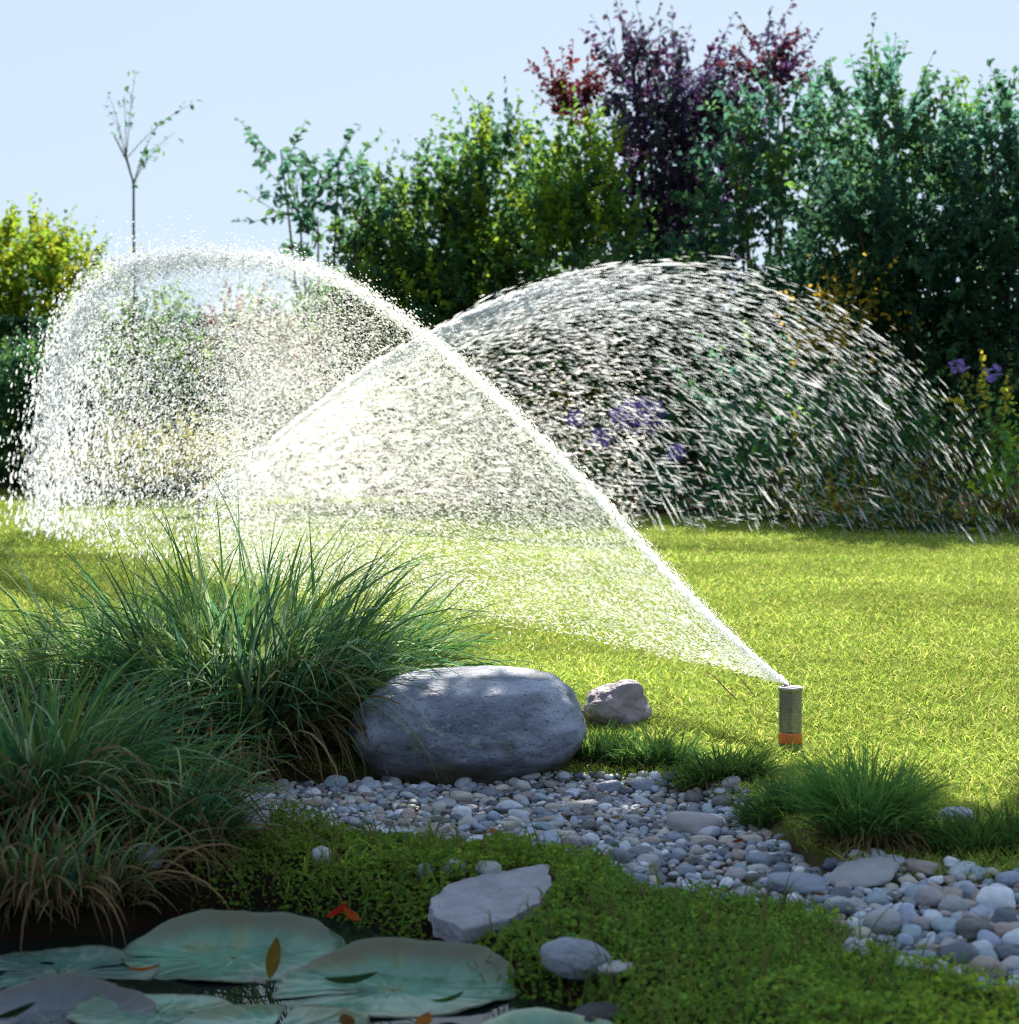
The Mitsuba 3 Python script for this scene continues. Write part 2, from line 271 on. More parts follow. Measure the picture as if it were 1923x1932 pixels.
def box_hedge(label, x0, x1, Y, top, seed):
    r = R(seed); key = thing('hedge', label, 'hedge'); n = int((x1 - x0) * 1900)
    x = r.uniform(x0, x1, n); s = r.random(n); front = s < .62
    z = np.where(front, r.uniform(0, top, n), top - .06 * r.random(n)); y = np.where(front, Y - .4 + .1 * r.random(n), r.uniform(Y - .4, Y + .4, n))
    z = z * (1 + .05 * (meshkit.noise(np.stack([x * 1.5, y, x * 0], -1), 2) - .5))
    N = nrm(rnd_dir(r, n) + np.where(front[:, None], [0, -.9, .3], [0, 0, 1])); D = rnd_dir(r, n)
    L = r.uniform(.06, .11, n)
    part(key, 'crown', cmesh(*leaves(np.stack([x, y, z], -1), D, N, L, L * .55, pick(r, DK, n)), 'leaf'))
    b = trimesh.creation.box([x1 - x0 - .2, .55, top - .16]); b.apply_translation([(x0 + x1) / 2, Y, top / 2 - .08])
    part(key, 'branches', mikit.ply(b, 'bark'))
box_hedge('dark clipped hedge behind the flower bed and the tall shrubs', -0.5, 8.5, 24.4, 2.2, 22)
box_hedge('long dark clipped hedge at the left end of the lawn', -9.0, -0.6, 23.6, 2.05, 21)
plant('tree', 'yellow green sunlit tree above the hedge at the left edge', 'tree', 25.0, [(20, 520, 110, 95, .9), (120, 545, 75, 75, .8), (-60, 560, 90, 130, .9)], 420, .10, YEL + BR, 31, trunk_r=.07)
plant('shrub', 'upright pale green shrub behind the left spray', 'shrub', 21.5, [(285, 640, 45, 80, .4), (380, 800, 60, 120, .5), (270, 780, 70, 110, .5)], 400, .085, BR + MID, 32)
plant('shrub', 'pinkish red flowering shrub behind the left spray', 'shrub', 21.8, [(455, 650, 70, 70, .5), (520, 730, 70, 90, .5)], 420, .08, RED + MID + [(0.28, .10, .10)], 33)
plant('shrub', 'dark low shrub in front of the hedge at the far left', 'shrub', 22.0, [(120, 760, 110, 130, .6), (10, 800, 80, 120, .5)], 420, .085, DK + MID, 34)
plant('shrub', 'dark green shrub right of the pinkish shrub behind the left spray', 'shrub', 20.5, [(620, 690, 90, 120, .6), (560, 820, 90, 100, .6)], 420, .085, DK + MID, 35)
plant('shrub', 'sparse open shrub with large dark leaves against the sky', 'shrub', 17.0, [(600, 430, 85, 70, .4), (640, 330, 45, 60, .3), (560, 370, 60, 70, .3), (690, 390, 55, 70, .35), (530, 300, 40, 60, .3)], 95, .115, TEAL + MID, 36, drop=10, stems=True, per=11, shell=(.2, 1))
plant('shrub', 'big dark green shrub with ragged top in the middle of the border', 'shrub', 17.0, [(800, 420, 100, 120, .7), (930, 350, 110, 150, .7), (900, 510, 170, 110, .8), (700, 510, 90, 90, .6), (760, 590, 130, 90, .6), (980, 610, 150, 90, .6)], 430, .10, MID + MID + BR + DK, 37, drop=55, stems=False, up=.7, shoot=(.3, .7))
plant('shrub', 'bright yellow green shrub beside the dark shrub under the purple tree', 'shrub', 16.6, [(1090, 330, 80, 100, .45), (1130, 430, 80, 90, .5), (1060, 420, 70, 90, .4)], 300, .10, BR + MID, 38, drop=35, up=.8)
plant('tree', 'purple leaved tree rising highest above the border', 'tree', 18.2, [(1290, 140, 95, 90, .6), (1225, 240, 85, 90, .6), (1345, 250, 90, 90, .6), (1195, 85, 42, 50, .3), (1280, 370, 110, 100, .6), (1250, 480, 110, 80, .6)], 290, .10, PURP, 39, drop=62, stems=True, up=.8, shoot=(.3, .75), trunk_r=.06)
plant('shrub', 'thin red leaved shoots left of the purple tree', 'shrub', 17.6, [(1080, 190, 22, 60, .2)], 520, .09, RED, 40, stems=True, up=1.0, shoot=(.3, .6))
plant('shrub', 'thin red leaved shoots right of the purple tree', 'shrub', 18.6, [(1450, 90, 32, 45, .2), (1470, 150, 25, 50, .2)], 360, .09, RED + PURP, 41, drop=25, stems=True, up=1.0, shoot=(.3, .5))
plant('tree', 'loose blue green tree with sky gaps right of the purple tree', 'tree', 17.6, [(1480, 230, 110, 95, .6), (1400, 330, 90, 85, .5), (1530, 340, 90, 80, .5), (1400, 470, 130, 60, .5)], 165, .11, TEAL + MID, 42, drop=35, stems=True, up=.6, trunk_r=.05)
plant('tree', 'tall pale topped green tree second from the right edge', 'tree', 17.0, [(1660, 190, 85, 90, .6), (1730, 260, 100, 100, .6), (1630, 370, 100, 100, .6), (1740, 400, 130, 110, .6)], 175, .11, TEAL + MID + [(.07, .14, .07)], 43, drop=60, stems=True, up=.9, shoot=(.3, .7), trunk_r=.06)
plant('tree', 'dark green tree at the right edge', 'tree', 16.4, [(1870, 240, 85, 90, .6), (1900, 370, 110, 120, .6), (1950, 250, 70, 110, .6)], 175, .11, TEAL + MID, 44, drop=60, stems=True, up=.9, shoot=(.3, .7), trunk_r=.06)
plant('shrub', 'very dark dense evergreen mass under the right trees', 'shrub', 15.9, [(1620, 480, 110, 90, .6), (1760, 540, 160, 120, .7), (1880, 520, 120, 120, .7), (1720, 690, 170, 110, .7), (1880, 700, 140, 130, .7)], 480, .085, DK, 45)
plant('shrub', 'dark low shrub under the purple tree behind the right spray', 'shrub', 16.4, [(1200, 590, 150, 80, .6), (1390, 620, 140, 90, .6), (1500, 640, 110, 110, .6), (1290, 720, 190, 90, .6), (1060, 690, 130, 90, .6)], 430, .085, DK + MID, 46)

# perennials of the flower bed
def bed(label, Y, blobs, pal, seed, dens=420, leaf=.06, cat='plant', **kw): plant('bed_plant', label, cat, Y, blobs, dens, leaf, [tuple(1.6 * q for q in c) for c in pal], seed, trunk_r=.008, **kw)
OL = [(0.13, 0.12, 0.02), (0.20, 0.16, 0.02), (0.08, 0.11, 0.03)]
bed('green bed plant beside the crossing of the two sprays', 15.8, [(900, 760, 90, 70, .4), (1000, 830, 100, 80, .4), (870, 850, 90, 70, .4)], MID, 51)
bed('olive yellow bed plant left of the large purple asters', 15.4, [(1090, 760, 60, 50, .3), (1060, 850, 80, 60, .3)], OL, 52)
bed('green bed plant under the purple asters', 15.3, [(1180, 870, 90, 60, .3), (1290, 850, 90, 70, .3)], MID + DK, 53)
bed('tall goldenrod with mustard flower plumes behind the right spray', 15.3, [(1600, 590, 38, 50, .2), (1580, 690, 60, 80, .3)], [(.34, .24, .03), (.25, .20, .03), (.10, .12, .03)], 54)
bed('green bed plant between the asters and the goldenrod', 15.0, [(1420, 760, 90, 80, .4), (1470, 850, 110, 70, .4)], MID + TEAL, 55)
bed('dark bed plant under the goldenrod', 14.8, [(1620, 830, 100, 90, .4), (1720, 880, 90, 80, .4)], DK + MID, 56)
bed('yellow flowering bed plant at the right edge', 14.3, [(1865, 765, 40, 35, .2), (1900, 830, 55, 60, .3)], [(.32, .28, .03), (.12, .14, .03), (.06, .09, .03)], 57)
bed('bushy green plant at the lower right end of the bed', 13.9, [(1890, 950, 60, 55, .25), (1940, 900, 60, 80, .3)], MID + BR, 58)
bed('low blue green plant at the front edge of the bed', 15.2, [(1375, 950, 75, 25, .2), (1260, 945, 60, 25, .2)], [(.05, .17, .12), (.04, .12, .09)], 59, leaf=.07)
bed('brownish low plant at the bed edge below the right spray', 14.5, [(1540, 945, 90, 40, .25), (1700, 960, 90, 35, .25)], OL + DK, 60)
for k, (vx, vy, Y, lab, pal) in enumerate([(1010, 930, 16.6, 'low green edging plant at the left end of the bed edge', MID), (1130, 935, 15.9, 'low green edging plant below the olive bed plant', MID + TEAL), (1450, 940, 14.8, 'low dark edging plant at the middle of the bed edge', DK + MID), (1620, 960, 14.2, 'low edging plant below the goldenrod', MID + OL), (1790, 965, 13.9, 'low dark edging plant near the right end of the bed', DK + OL)]):
    bed(lab, Y, [(vx - 60, vy + 6, 50, 36, .2), (vx, vy + 12, 50, 34, .2), (vx + 60, vy + 4, 50, 42, .2)], pal, 160 + k, dens=700, leaf=.055)
plant('grass_bush', 'feathery cream bush beside the far sprinkler', 'shrub', 19.2, [(380, 880, 80, 45, .35), (260, 895, 70, 40, .3), (160, 900, 60, 35, .3)], 520, .09, [(.42, .40, .20), (.30, .32, .14), (.20, .24, .08)], 61, trunk_r=.008, up=.9, wl=.25)
def aster(label, Y, vx, vy, rx, rz, n, seed):
    Y = back(Y, vx); r = R(seed); key = thing('aster', label, 'flower'); c, rad = px((vx, vy, rx, rz, .16), Y)
    cen = c + rnd_dir(r, n) * np.array(rad) * r.random((n, 1)) ** .4; face = nrm(rnd_dir(r, n) * .6 + np.array([0, -.6, .7])); out = []
    k = 9; a = np.arange(k) * 2 * np.pi / k; u = nrm(np.cross(face, [.3, .2, .9])); w = np.cross(face, u)
    D = (np.cos(a)[None, :, None] * u[:, None] + np.sin(a)[None, :, None] * w[:, None]).reshape(-1, 3) + np.repeat(face, k, 0) * .2
    col = pick(r, [(.32, .22, .66), (.42, .30, .78), (.24, .17, .56)], n)
    part(key, 'flowers', cmesh(*leaves(np.repeat(cen, k, 0), D, np.repeat(face, k, 0), .032, .014, np.repeat(col, k, 0)), 'petal'), 'stuff')
    st = [tube(np.linspace([c[0] + (p[0] - c[0]) * .4, c[1], 0.0], p, 4), np.linspace(.003, .002, 4), 3) for p in cen[::6]]
    part(key, 'stems', cmesh(*(lambda m: (m.vertices, m.faces, np.tile([.05, .11, .03], (len(m.vertices), 1))))(tubes(st)), 'leaf'))
aster('large purple aster cushion behind the right spray', 14.9, 1205, 785, 58, 36, 230, 71)
aster('small purple aster head left of the large cushion', 14.9, 1085, 790, 24, 16, 48, 72)
aster('purple aster head low between the left two asters', 14.8, 1135, 832, 32, 24, 80, 73)
aster('small purple aster right below the large cushion', 14.8, 1275, 858, 20, 18, 36, 74)
aster('dim purple aster at the right, left one of the pair', 14.9, 1810, 690, 20, 13, 14, 75)
aster('dim purple aster at the right, right one of the pair', 14.8, 1870, 705, 17, 16, 14, 76)
# the young tree against the sky
def young_tree():
    r = R(81); key = thing('young_tree', 'thin young tree with few leaves alone against the sky', 'tree'); Y = 21.0
    pts = np.array([at(x, y, Y) for x, y in [(252, 905), (250, 700), (254, 520), (252, 440), (252, 345), (238, 300), (215, 255)]]); st = [tube(pts, np.linspace(.022, .008, 7), 5)]
    tips = [(285, 300), (300, 235), (365, 195), (210, 215), (235, 180), (255, 140), (330, 250), (205, 180)]; P = []
    for x, y in tips:
        a = pts[4] if y > 200 else pts[5]; b = at(x, y, Y + r.uniform(-.4, .4)); m = (a + b) / 2 + np.array([0, 0, .15]); s = np.linspace(0, 1, 6)[:, None]
        c = a * (1 - s) ** 2 + 2 * m * s * (1 - s) + b * s ** 2; st.append(tube(c, np.linspace(.006, .002, 6), 3))
        P.append(c[r.integers(2, 6, 10)] + r.normal(0, .035, (10, 3)))
    P = np.vstack([*P, pts[r.integers(2, 5, 8)] + r.normal(0, .02, (8, 3))]); n = len(P); L = r.uniform(.05, .10, n)
    part(key, 'trunk', mikit.ply(tubes(st), 'bark', smooth=60))
    part(key, 'crown', cmesh(*leaves(P, rnd_dir(r, n), rnd_dir(r, n), L, L * .5, pick(r, TEAL + MID, n)), 'leaf'))
young_tree()
# unseen tree added at the left, crown placed to shade the pond bank
def added_shade_tree():
    r = R(91); key = thing('added_shade_tree', 'unseen broad tree added at the left to shade the pond bank', 'tree')
    tgt = np.array([[-1.0, 3.3, 0], [-.2, 3.25, 0], [0.5, 3.3, 0], [.95, 3.0, 0], [.1, 2.5, 0], [-1.0, 2.5, 0]]); Tt = 6.1
    bl = [(p + SUN * Tt, (.62, .62, .35)) for p in tgt]
    (v, f, c), st = crown(r, bl, 300, .15, MID, up=.1, shoot=(.3, .5), wl=.6, clump=False)
    part(key, 'crown', cmesh(v, f, c, 'leaf'))
    foot = np.array([-5.2, 5.6, -.05]); fork = np.array([-4.7, 5.9, 3.0])
    st = [tube(np.linspace(foot, fork, 5) + np.array([[0, 0, 0], [.05, 0, 0], [-.04, 0, 0], [.03, 0, 0], [0, 0, 0]]), np.linspace(.2, .13, 5), 9)]
    for cc, rad in bl:
        s = np.linspace(0, 1, 8)[:, None]; m = (fork + cc) / 2 + np.array([0, 0, .5]); st.append(tube(fork * (1 - s) ** 2 + 2 * m * s * (1 - s) + cc * s ** 2, np.linspace(.08, .02, 8), 6))
    part(key, 'trunk', mikit.ply(tubes(st), 'bark', smooth=60))
added_shade_tree()

# ------------------------------------------------------------------ stones
def rock_mesh(seed, size, sub=4, rough=.16, box=.55, freq=1.6):
    m = trimesh.creation.icosphere(subdivisions=sub); v = m.vertices.copy()
    p = 2 + 2.2 * box; v = v / (np.abs(v) ** p).sum(1, keepdims=True) ** (1 / p)
    n = meshkit.fbm(m.vertices * freq + seed * 7.3, 4, seed)[:, None] - .5
    v = v * (1 + rough * 2 * n) * np.asarray(size)
    return vm(v, m.faces)
def place(m, pos, rot=(0, 0, 0)):
    m = m.copy(); m.apply_transform(trimesh.transformations.euler_matrix(*rot)); m.apply_translation(pos); return m
# the boulder: a long back with a top facet that tips towards the pond
def boulder():
    key = thing('boulder', 'large blue grey granite boulder between tall grass and pebbles', 'boulder')
    m = trimesh.creation.icosphere(subdivisions=5); u = m.vertices.copy(); p = 2.7
    u = u / (np.abs(u) ** p).sum(1, keepdims=True) ** (1 / p)
    v = u * [.272, .19, .155]
    v[:, 2] += .022 * np.clip(u[:, 0] * 1.3, -1, .6) - .04 * np.clip(u[:, 0] - .6, 0, 1)
    cut = v[:, 2] - (.118 + .10 * (v[:, 1] + .06)); v[:, 2] -= np.where(cut > 0, cut * .72, 0)
    low = np.clip((.0 - v[:, 2]) / .15, 0, 1); v[:, 0] *= 1 - .20 * low; v[:, 1] *= 1 - .12 * low
    n = meshkit.fbm(u * 1.7 + 3, 5, 4)[:, None] - .5; fine = meshkit.fbm(u * 7, 3, 6)[:, None] - .5
    v = v * (1 + .16 * n + .03 * fine)
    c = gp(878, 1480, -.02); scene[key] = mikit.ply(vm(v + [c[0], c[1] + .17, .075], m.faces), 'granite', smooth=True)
boulder()
def vc_rock(name, label, mesh, col, seed, cat='stone', moss=0.0):
    key = thing(name, label, cat); v = np.array(mesh.vertices); n = meshkit.fbm(v * 30 + seed, 4, seed)[:, None]; n2 = meshkit.noise(v * 300, seed)[:, None]
    c = np.array(col) * [.56, .6, .68] * (.6 + .8 * n) * (.8 + .4 * n2)
    if moss:
        g = ss(.5, .62, meshkit.fbm(v * 12 + 3, 3, seed + 1) + moss - .5)[:, None]; c = c * (1 - g) + np.array([.05, .09, .02]) * g
    scene[key] = cmesh(v, mesh.faces, c, 'stone', True)
c = gp(1167, 1372, 0); vc_rock('rock', 'fist sized purple grey rock on the lawn right of the boulder', place(rock_mesh(9, (.086, .07, .066), 4, .34, .35), (c[0], c[1] + .05, .045), (0, -.25, .4)), (.32, .27, .31), 3, 'rock')
SLABP = [gp(x, y + 18, -.05)[:2] for x, y in [(818, 1742), (812, 1712), (850, 1690), (940, 1668), (1034, 1655), (1040, 1690), (1018, 1722), (960, 1745), (870, 1762)]]
SLAB = shapely.Polygon(SLABP).buffer(.01)
def slab():
    base = SLABP; m = trimesh.creation.extrude_polygon(shapely.Polygon(base).buffer(-.008).buffer(.008, quad_segs=2), 0.035, engine='earcut'); m = m.subdivide_to_size(.016)
    v = m.vertices; c = v.mean(0); v = v.copy(); v[:, 2] += (v[:, 1] - c[1]) * .05 + .012 * (meshkit.fbm(v * 25, 4, 2) - .5) ; v[:, :2] += .012 * (meshkit.fbm(v * 30 + 9, 3, 7) - .5)[:, None]
    v[:, 2] += -.062 - v[:, 2].min()
    vc_rock('flat_rock', 'flat pale lavender grey slab beside the lily pads', vm(v, m.faces), (.34, .34, .38), 8, 'rock')
slab()
def stone(label, vx, vy, w, h, col, seed, z=-.10, depth=.8, rot=0.0, moss=0.0, name='stone', sub=3, rough=.14, box=.2):
    c = gh(vx, vy + h * .35); s = c[1] / F; hz = height([c[0]], [c[1]])[0]
    vc_rock(name, label, place(rock_mesh(seed, (w * s / 2, w * s / 2 * depth, h * s * .55), sub, rough, box), (c[0], c[1], hz + h * s * .3), (0, rot, seed * .7)), col, seed, moss=moss)
stone('round mottled pale stone at the left end of the pebbles', 470, 1545, 92, 74, (.42, .41, .40), 11)
stone('small smooth stone right of the mottled stone', 488, 1520, 34, 26, (.36, .37, .40), 12)
stone('small white pointed stone in the ground cover', 607, 1615, 40, 36, (.62, .64, .68), 13, rough=.25)
stone('small lavender stone in the ground cover above the slab', 803, 1645, 36, 34, (.30, .31, .40), 14)
stone('half buried round stone, left one of two behind the slab', 856, 1638, 54, 34, (.36, .38, .34), 15, moss=.1)
stone('half buried round stone, right one of two behind the slab', 922, 1641, 62, 32, (.40, .41, .38), 16, moss=.06)
stone('low blue grey rock in the ground cover near the pond edge', 1085, 1800, 135, 62, (.25, .28, .32), 17, z=-.14, moss=.08, name='rock', sub=4)
stone('thin pale flat stone right of the low blue grey rock', 1162, 1826, 76, 20, (.46, .48, .48), 18, z=-.13)
stone('dark wet rock at the pond edge below the low rock', 1130, 1872, 120, 45, (.045, .045, .055), 19, z=-.18, name='rock', sub=4)
stone('pale mottled stone behind the front grass clump', 282, 1615, 62, 52, (.42, .44, .50), 20)
stone('pale lavender stone in the grass right of the green tuft', 1805, 1540, 70, 32, (.40, .41, .45), 22, z=0.0)

# pebbles of the dry stream
bedpoly = shapely.Polygon([gp(x, y, -.035)[:2] for x, y in [(400, 1505), (520, 1492), (700, 1484), (900, 1480), (1100, 1478), (1300, 1490), (1420, 1525), (1490, 1600), (1520, 1640), (1650, 1650), (1800, 1660), (1960, 1680), (2060, 1800), (1990, 1905), (1840, 1858), (1700, 1815), (1600, 1765), (1500, 1712), (1350, 1695), (1200, 1685), (1130, 1632), (1000, 1602), (800, 1592), (650, 1588), (520, 1552), (400, 1560)]])
shapely.prepare(bedpoly)
r = R(101); labels['pebble_bed'] = {'label': 'dry stream bed of rounded grey and blue pebbles', 'kind': 'structure'}
PCOL = [(.36, .38, .42), (.30, .33, .40), (.42, .43, .45), (.33, .32, .31), (.40, .38, .34), (.24, .26, .30), (.50, .51, .54), (.34, .30, .29), (.28, .34, .36), (.46, .40, .32), (.17, .18, .21), (.62, .62, .62), (.33, .26, .22), (.11, .12, .14), (.15, .14, .13)]
PCOL = [tuple(np.array(c_) * [.74, .84, 1.0]) for c_ in PCOL]
shapes = []
for k in range(7):
    m = trimesh.creation.icosphere(subdivisions=2); u = m.vertices; n = meshkit.fbm(u * 1.1 + k * 5.7, 3, k)[:, None] - .5; pw = 2.0 + .6 * (k % 3)
    u = u / (np.abs(u) ** pw).sum(1, keepdims=True) ** (1 / pw); shapes.append((u * (1 + .62 * n), m.faces))
low = []
for k in range(7):
    m = trimesh.creation.icosphere(subdivisions=1); u = m.vertices; n = meshkit.fbm(u * 1.1 + k * 5.7, 3, k)[:, None] - .5; low.append((u * (1 + .6 * n), np.array(m.faces)))
x0, y0, x1, y1 = bedpoly.bounds; placed = np.zeros((0, 3)); peb = []
big = [(1310, 1552, 70, .45), (1505, 1665, 64, .4), (1630, 1652, 85, .3), (1665, 1745, 48, .75), (1585, 1710, 40, .6), (1800, 1715, 42, .8), (1880, 1712, 56, .7), (1810, 1800, 44, .7), (1860, 1800, 36, .8), (1715, 1805, 38, .45), (1900, 1790, 40, .6), (1740, 1745, 34, .7), (1850, 1850, 36, .7), (1615, 1780, 30, .8), (1380, 1500, 22, .7), (960, 1515, 38, .5), (760, 1580, 40, .5), (1390, 1640, 34, .5), (870, 1500, 32, .6), (1310, 1500, 26, .7)]
for vx, vy, hw, fl in big:
    hw = hw * .72; c = gp(vx, vy, -.02); peb.append((c[0], c[1], hw * c[1] / F, fl)); placed = np.vstack([placed, [c[0], c[1], hw * c[1] / F]])
for tries in range(26000):
    x, y = r.uniform(x0, x1), r.uniform(y0, y1)
    if not shapely.contains_xy(bedpoly, x, y): continue
    b = ss(.35, 1.0, x); s = np.exp(r.normal(np.log(.0125 + .008 * b), .34)) * (1 if tries < 8000 else .75)
    s = min(s, .045)
    if len(placed) and (np.hypot(placed[:, 0] - x, placed[:, 1] - y) < (placed[:, 2] + s) * .78).any(): continue
    placed = np.vstack([placed, [x, y, s]]); peb.append((x, y, s, r.uniform(.42, .8)))
peb.sort(key=lambda p: -p[2] / p[1])
plys, mats, rest = {}, [], []
for i, (x, y, s, fl) in enumerate(peb):
    k, ci = int(r.integers(7)), int(r.integers(len(PCOL)))
    hz = height([x], [y])[0] + s * fl * r.uniform(.35, .8)
    M = trimesh.transformations.euler_matrix(r.normal(0, .22), r.normal(0, .22), r.uniform(0, 6.28)); M[:3, :3] = M[:3, :3] @ np.diag([s * r.uniform(.95, 1.3), s * r.uniform(.75, 1), s * fl]); M[:3, 3] = [x, y, hz]
    if i < 300:
        if (k, ci) not in plys:
            v, f = shapes[k]; cn = np.array(PCOL[ci]) * (.75 + .5 * meshkit.fbm(v * 2.5 + ci, 4, ci)[:, None]) * (.9 + .2 * meshkit.noise(v * 14, k)[:, None])
            plys[k, ci] = cmesh(v, f, cn, 'stone', True)
        part('pebble_bed', 'pebble', {**plys[k, ci], 'to_world': T(M)})
    else:
        v, f = low[k]; rest.append((v @ M[:3, :3].T + M[:3, 3], f, np.tile(np.array(PCOL[ci]) * r.uniform(.7, 1.15), (len(v), 1))))
ms = trimesh.creation.icosphere(subdivisions=0); u0 = ms.vertices; gx_, gy_ = r.uniform(x0, x1, 9000), r.uniform(y0, y1, 9000)
for x, y in zip(gx_, gy_):
    if len(rest) > 4700: break
    if shapely.contains_xy(bedpoly, x, y):
        sz = r.uniform(.003, .0065); rest.append((u0 * [sz * 1.2, sz, sz * .8] * r.uniform(.8, 1.2, (12, 1)) + [x, y, height([x], [y])[0] + .003], np.array(ms.faces), np.tile(np.array(PCOL[int(r.integers(len(PCOL)))]) * r.uniform(.5, 1), (12, 1))))
part('pebble_bed', 'small_pebbles', cmesh(*join(rest), 'stone', True), 'stuff')

# ------------------------------------------------------------------ ground cover of the bank
r = R(111); n = 120000; x = r.uniform(-1.15, 1.35, n); y = r.uniform(2.35, 4.0, n)
P2 = shapely.points(x, y); pd = pond_dist(x, y); bd = shapely.distance(bedpoly, P2); inside = shapely.contains(bedpoly, P2)
lowb = np.array([gp(vx, vy, -.035)[:2] for vx, vy in [(200, 1560), (400, 1560), (520, 1552), (650, 1588), (800, 1592), (1000, 1602), (1130, 1632), (1200, 1685), (1350, 1695), (1500, 1712), (1600, 1765), (1700, 1815), (1840, 1858), (1990, 1905), (2100, 1920)]])
front = y < np.interp(x, lowb[:, 0], lowb[:, 1]) + .01
front &= ~shapely.contains(SLAB, P2); front &= x > -.60 + .1 * r.random(n)
ok = (pd > -.085 + .04 * r.random(n)) & (~inside) & front & (bd >= 0)
x, y, pd = x[ok], y[ok], pd[ok]; n = len(x); lump = meshkit.fbm(np.stack([x * 7, y * 7, x * 0], -1), 3, 9); lump2 = meshkit.noise(np.stack([x * 3, y * 3, x * 0], -1), 19)
hz = height(x, y) + r.random(n) * (.012 + .10 * np.clip(lump - .3, 0, 1)) * ss(0, .08, pd)
N = nrm(rnd_dir(r, n) * .75 + np.array([0, -.15, 1.0])); D = nrm(np.cross(N, rnd_dir(r, n))); L = r.uniform(.0055, .0105, n) * (1 + .25 * lump2)
yel = ss(.35, .95, x)[:, None] * .6 + .4 * lump2[:, None]  # yellower to the right: sunlight painted into the leaf colour, plus random lumps
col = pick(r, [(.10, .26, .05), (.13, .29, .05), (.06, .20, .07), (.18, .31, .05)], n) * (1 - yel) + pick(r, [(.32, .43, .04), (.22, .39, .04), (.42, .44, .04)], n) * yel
m = r.permutation(n)[:2600]; az = r.uniform(0, 6.28, 2600); bc = pick(r, [(.14, .26, .05), (.22, .32, .06), (.20, .15, .07), (.08, .20, .05)], 2600)
weeds = blades(r, np.stack([x[m], y[m], height(x[m], y[m])], -1), az, r.uniform(.03, .095, 2600), r.uniform(0, .6, 2600), r.uniform(.7, 2.2, 2600), r.uniform(.0015, .003, 2600), bc * .6, bc, seg=4)
labels['ground_cover'] = {'label': 'low small leaved green ground cover on the pond bank', 'category': 'ground cover', 'kind': 'stuff'}
scene['ground_cover'] = cmesh(*join([leaves(np.stack([x, y, hz], -1), D, N, L, L * .85, col * r.uniform(.6, 1.25, (n, 1)) * (.92 + .55 * ss(-.3, .8, x))[:, None], fold=.12), weeds]), 'leaf')  # leaf colour also brightens to the right as painted sunlight

# ------------------------------------------------------------------ grasses
c = gh(440, 1455); grass_clump('grass_clump', 'big arching sedge clump left of the boulder', (c[0], c[1] + .12), (.24, .20), 2300, (.34, .72), 121, dead=.14, droop=(.35, 2.3), width=.0075)
c = gh(640, 1440); grass_clump('grass_clump', 'sedge clump arching right over the boulder', (c[0], c[1] + .32), (.16, .14), 900, (.30, .54), 122, dead=.15, width=.0068, droop=(.6, 2.4), bias=(0.0, .7))
c = gh(160, 1430); grass_clump('grass_clump', 'yellower sedge clump at the left edge behind the front clump', (c[0], c[1] + .25), (.28, .20), 1500, (.30, .60), 123, dead=.2, width=.0068, droop=(.6, 2.5), greens=GREENS + [(.14, .20, .04)])
c = gh(105, 1590); grass_clump('grass_clump', 'front sedge clump hanging dry blades over the pond', (c[0] - .02, c[1]), (.15, .13), 1600, (.26, .54), 124, dead=.17, width=.0065, skirt=.75, droop=(.5, 2.3))
c = gh(330, 1600); grass_clump('grass_tuft', 'thin low grass tuft right of the front clump', (c[0], c[1]), (.10, .08), 500, (.16, .34), 125, dead=.25, single=40)
c = gh(1640, 1600); grass_clump('grass_tuft', 'round fresh green grass tuft right of the sprinkler', (c[0], c[1] + .05), (.072, .07), 1700, (.12, .24), 126, dead=.12, droop=(.5, 1.5), width=.0035, single=80, greens=[(.11, .29, .06), (.08, .24, .08), (.20, .34, .07)], skirt=.3)
c = gh(1870, 1610); grass_clump('grass_tuft', 'low green grass tuft at the right edge', (c[0], c[1] + .04), (.15, .08), 1000, (.05, .12), 127, dead=.1, width=.0035, single=40, greens=[(.05, .16, .04), (.10, .19, .04)], skirt=.3)
c = gh(70, 1690); grass_clump('grass_tuft', 'dry brown sedge fringe hanging over the pond at the left edge', (c[0] - .02, c[1]), (.2, .05), 420, (.10, .26), 140, dead=.55, width=.0055, single=60, skirt=.9)
for k, (vx, vy, w, lab) in enumerate([(1130, 1440, .08, 'dark grass fringe just right of the boulder'), (1240, 1462, .09, 'grass fringe hanging over the pebbles below the small rock'), (1370, 1482, .09, 'grass fringe above the pebbles left of the sprinkler'), (1490, 1555, .08, 'light green grass fringe left of the round tuft'), (1000, 1270, .06, 'thin dry grass tuft behind the boulder')]):
    c = gh(vx, vy); dy = .35 if k == 4 else .05; q_ = (1, 1, 1, 1, .6, .35)[k]
    grass_clump('grass_tuft', lab, (c[0], c[1] + (0 if k == 4 else dy)) if k != 4 else (.05, 4.95), (w, .04), int(1000 * q_), (.045, .125) if k != 4 else (.12, .24), 130 + k, dead=.08 if k != 4 else .3, width=.0035, single=30, greens=[(.08, .21, .05), (.16, .27, .05), (.05, .15, .06)], skirt=.3)

